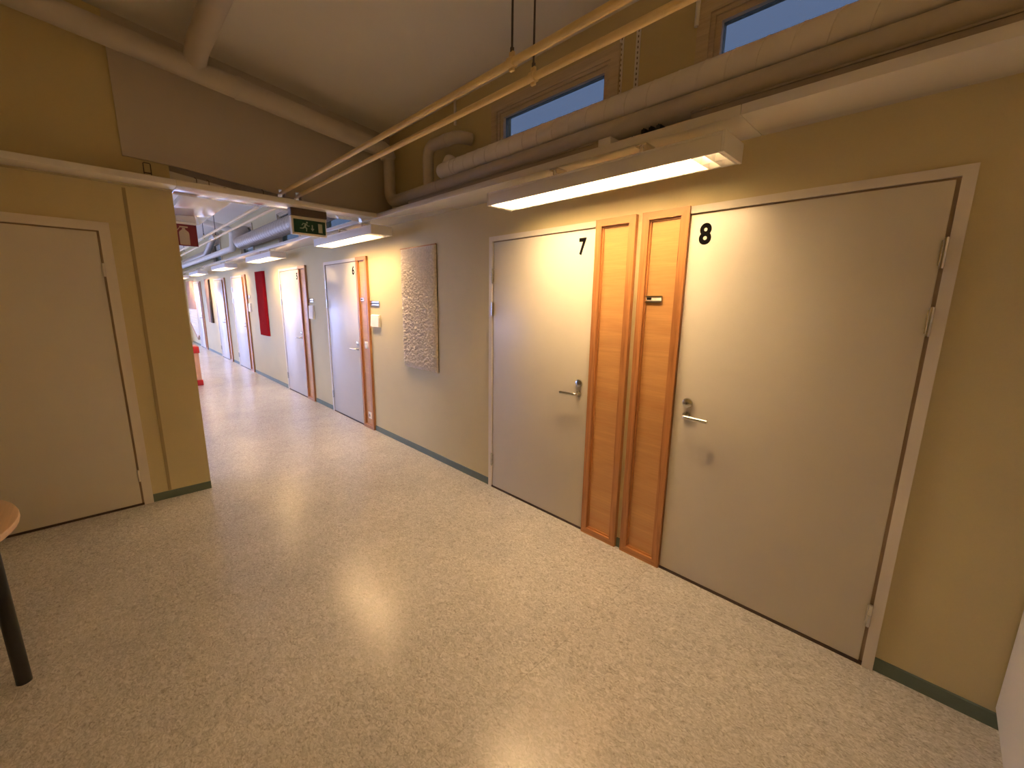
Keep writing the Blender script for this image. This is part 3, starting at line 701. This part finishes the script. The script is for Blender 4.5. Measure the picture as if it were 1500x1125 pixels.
# yellow heating pipes
def yellow_pipe(x, z, label, joints, hang):
    t = thing('heating_pipe', label, 'pipe', (x, 1.3, z), 'twin cream-yellow pipes')
    bm = BM(); tube(bm, [(x, -3.55, z), (x, Y1-0.02, z)], 0.0150, 16); obj('pipe_run', bm, 'yellow', t)
    for y in hang:
        bm = BM(); tube(bm, [(x, y-0.013, z), (x, y+0.013, z)], 0.0205, 16); bx(bm, x-0.006, x+0.006, y-0.011, y+0.011, z+0.018, z+0.036, 0.001); bx(bm, x-0.006, x+0.006, y-0.011, y+0.011, z-0.030, z-0.018, 0.001)
        cl = obj('pipe_clamp', bm, 'yellow', t)
        bm = BM(); tube(bm, [(x, y, z+0.034), (x, y, ceil_z(x)-0.002)], 0.0042, 8); tube(bm, [(x, y, z+0.034), (x, y, z+0.05)], 0.008, 6); obj('threaded_rod', bm, 'iron', cl)
    for y in joints:
        bm = BM(); tube(bm, [(x, y-0.02, z), (x, y+0.02, z)], 0.0162, 16); obj('coupling', bm, 'steel', t)
    return t
yellow_pipe(-1.035, 2.487, 'left one of the twin cream-yellow pipes hung from the ceiling', (7.95,), (1.292, 7.93, 11.2, 14.6))
yellow_pipe(-0.902, 2.487, 'right one of the twin cream-yellow pipes hung from the ceiling', (8.0,), (1.304, 7.83, 11.1, 14.5))

# perforated rails and stub conduits on the clerestory wall
for yy, lb in ((1.478, 'perforated white rail close beside the clerestory window casing'), (1.375, 'perforated white rail standing free between the clerestory windows')):
    t = thing('perforated_rail', lb, 'rail', (0, yy, 2.45))
    bm = BM(); z = 2.45; zt = 3.06; wv = 0.013
    bx(bm, -0.006, -0.0005, yy-wv, yy-0.004, z, zt); bx(bm, -0.006, -0.0005, yy+0.004, yy+wv, z, zt)
    k = z
    while k < zt-0.01: bx(bm, -0.006, -0.0005, yy-0.004, yy+0.004, k, k+0.012); k += 0.026
    obj('rail_strip', bm, 'white', t); box('slot_backing', 'dark', -0.0012, -0.0003, yy-0.004, yy+0.004, z+0.012, zt-0.012, t)
for yy, zb, lb in ((1.05, 2.925, 'white conduit stub coming down beside the right clerestory window'), (3.01, 3.005, 'white conduit stub above the duct loop')):
    bm = BM(); tube(bm, [(-0.018, yy, zb), (-0.018, yy, ceil_z(-0.018)+0.004)], 0.011, 12); tag(obj('conduit_stub', bm, 'white'), lb, 'conduit')

# ------------------------------------------------------------------ signs
t = thing('exit_sign', 'green running-man exit sign under the cross trunking', 'sign', (-0.865, 4.02, 2.155))
xa, xb, yf = -1.005, -0.728, 4.0
obj('ceiling_profile', bx(BM(), xa-0.02, xb+0.002, yf-0.02, yf+0.06, 2.295, 2.3545, 0.004), 'bronze', t)
obj('sign_case', bx(BM(), xa-0.016, xb-0.002, yf-0.002, yf+0.045, 2.142, 2.294, 0.003), 'plastic', t)
obj('green_panel', bx(BM(), xa, xb-0.012, yf-0.0045, yf-0.0022, 2.158, 2.268), 'sign_green', t)
tag(t.children[-1], 'green panel')
def P2(bm, pts): return prism(bm, pts, 'y', yf-0.0062, yf-0.0046)
ox, oz, k = -0.918, 2.213, 0.040
bm = BM()
def limb(a, b, w0, w1):
    ax, az = ox+a[0]*k, oz+a[1]*k; bx_, bz = ox+b[0]*k, oz+b[1]*k
    dx, dz = bx_-ax, bz-az; L = math.hypot(dx, dz); nx, nz = -dz/L*k, dx/L*k
    P2(bm, [(ax+nx*w0, az+nz*w0), (ax-nx*w0, az-nz*w0), (bx_-nx*w1, bz-nz*w1), (bx_+nx*w1, bz+nz*w1)])
P2(bm, disc(ox+0.55*k, oz+0.85*k, 0.2*k, 14))
limb((0.35, 0.6), (0.0, -0.1), 0.2, 0.17); limb((0.05, -0.05), (0.45, -0.45), 0.15, 0.12); limb((0.4, -0.4), (0.35, -1.0), 0.12, 0.09)
limb((0.0, -0.1), (-0.4, -0.45), 0.15, 0.12); limb((-0.38, -0.42), (-1.0, -0.45), 0.12, 0.09)
limb((0.35, 0.55), (-0.25, 0.6), 0.1, 0.09); limb((-0.22, 0.62), (-0.55, 0.2), 0.09, 0.07); limb((0.4, 0.5), (0.75, 0.1), 0.09, 0.08); limb((0.73, 0.12), (1.05, 0.2), 0.08, 0.06)
obj('running_figure', bm, 'sign_pale', t)
bm = BM(); ax = -0.853; P2(bm, [(ax-0.005, 2.232), (ax+0.005, 2.232), (ax+0.005, 2.2), (ax-0.005, 2.2)]); P2(bm, [(ax-0.015, 2.201), (ax+0.015, 2.201), (ax, 2.178)]); obj('arrow', bm, 'sign_pale', t)
bm = BM(); P2(bm, [(-0.803, 2.172), (-0.768, 2.172), (-0.768, 2.248), (-0.803, 2.248)]); obj('door_symbol', bm, 'sign_pale', t)

t = thing('extinguisher_sign', 'red fire extinguisher sign under the trunking branch at the pillar edge', 'sign', (-1.58, 5.60, 2.12))
xa, xb, yf = -1.70, -1.455, 5.60
obj('sign_plate', bx(BM(), xa, xb, yf, yf+0.004, 2.118, 2.332, 0.001), 'sign_red', t)
obj('hanger_rail', bx(BM(), xa, xb+0.003, yf-0.004, yf+0.010, 2.3325, 2.3548, 0.001), 'white', t)
bm = BM(); cx = -1.565
body = [(cx-0.042, 2.128), (cx+0.042, 2.128), (cx+0.042, 2.245)] + [(cx+0.042*math.cos(a)*1, 2.245+0.03*math.sin(a)) for a in (0.5, 0.9)] + [(cx+0.012, 2.282), (cx+0.012, 2.295), (cx-0.012, 2.295), (cx-0.012, 2.282)] + [(cx-0.042*math.cos(a), 2.245+0.03*math.sin(a)) for a in (0.9, 0.5)] + [(cx-0.042, 2.245)]
prism(bm, body, 'y', yf-0.0018, yf-0.0002)
prism(bm, [(cx-0.034, 2.298), (cx+0.036, 2.298), (cx+0.036, 2.312), (cx-0.034, 2.312)], 'y', yf-0.0018, yf-0.0002)
prism(bm, [(cx-0.034, 2.298), (cx-0.07, 2.26), (cx-0.07, 2.18), (cx-0.06, 2.18), (cx-0.06, 2.256), (cx-0.028, 2.298)], 'y', yf-0.0018, yf-0.0002)
obj('extinguisher_symbol', bm, 'sign_peach', t)

# ------------------------------------------------------------------ furniture glimpsed at the edges
t = thing('side_table', 'round wooden table with black tube legs at the lower left edge', 'table', (-3.115, 2.46, 0))
def lathe(bm, cx, cy, prof, n=64):
    rings = [[bm.verts.new((cx+r*math.cos(2*PI*k/n), cy+r*math.sin(2*PI*k/n), z)) for k in range(n)] for r, z in prof]
    for i in range(len(prof)-1):
        for k in range(n): bm.faces.new((rings[i][k], rings[i][(k+1) % n], rings[i+1][(k+1) % n], rings[i+1][k]))
    bm.faces.new(rings[0][::-1]); bm.faces.new(rings[-1]); return bm
obj('table_top', lathe(BM(), -3.115, 2.46, [(0.488, 0.694), (0.498, 0.698), (0.500, 0.706), (0.500, 0.716), (0.498, 0.722), (0.492, 0.725)]), 'beech', t)
for a in (0, 90, 180, 270):
    ca, sa = math.cos(math.radians(a)), math.sin(math.radians(a)); bm = BM()
    tube(bm, [(-3.115+0.415*ca, 2.46+0.415*sa, 0.0), (-3.115+0.41*ca, 2.46+0.41*sa, 0.69)], 0.0235, 20); lg = obj('leg', bm, 'black', t)
    bm = BM(); tube(bm, [(-3.115+0.41*ca, 2.46+0.41*sa, 0.684), (-3.115+0.41*ca, 2.46+0.41*sa, 0.6938)], 0.045, 16); obj('fixing_plate', bm, 'black', lg)

t = thing('tall_cabinet', 'bluish-white tall cabinet at the lower right corner, against the wall', 'cabinet', (-0.32, -0.66, 0))
box('carcass', 'cabinet', -0.62, -0.012, -0.95, -0.372, 0.09, 2.02, t, 0.003)
box('side_panel', 'cabinet', -0.622, -0.0115, -0.3715, -0.363, 0.088, 2.022, t, 0.003)
box('plinth', 'cabinet', -0.60, -0.0115, -0.94, -0.388, 0.0, 0.0895, t)

t = thing('low_cabinet', 'low red and peach cabinet standing in the corridor at the pillar edge', 'cabinet', (-1.28, 9.6, 0))
box('plinth', 'redlac', -1.50, -1.085, 9.4, 9.82, 0.0, 0.10, t, 0.004)
box('body', 'peach', -1.485, -1.10, 9.41, 9.81, 0.1005, 0.60, t, 0.004)
box('top_board', 'redlac', -1.50, -1.085, 9.39, 9.83, 0.6005, 0.72, t, 0.006)
box('door_panel', 'peach', -1.47, -1.115, 9.398, 9.4095, 0.115, 0.585, t, 0.002)
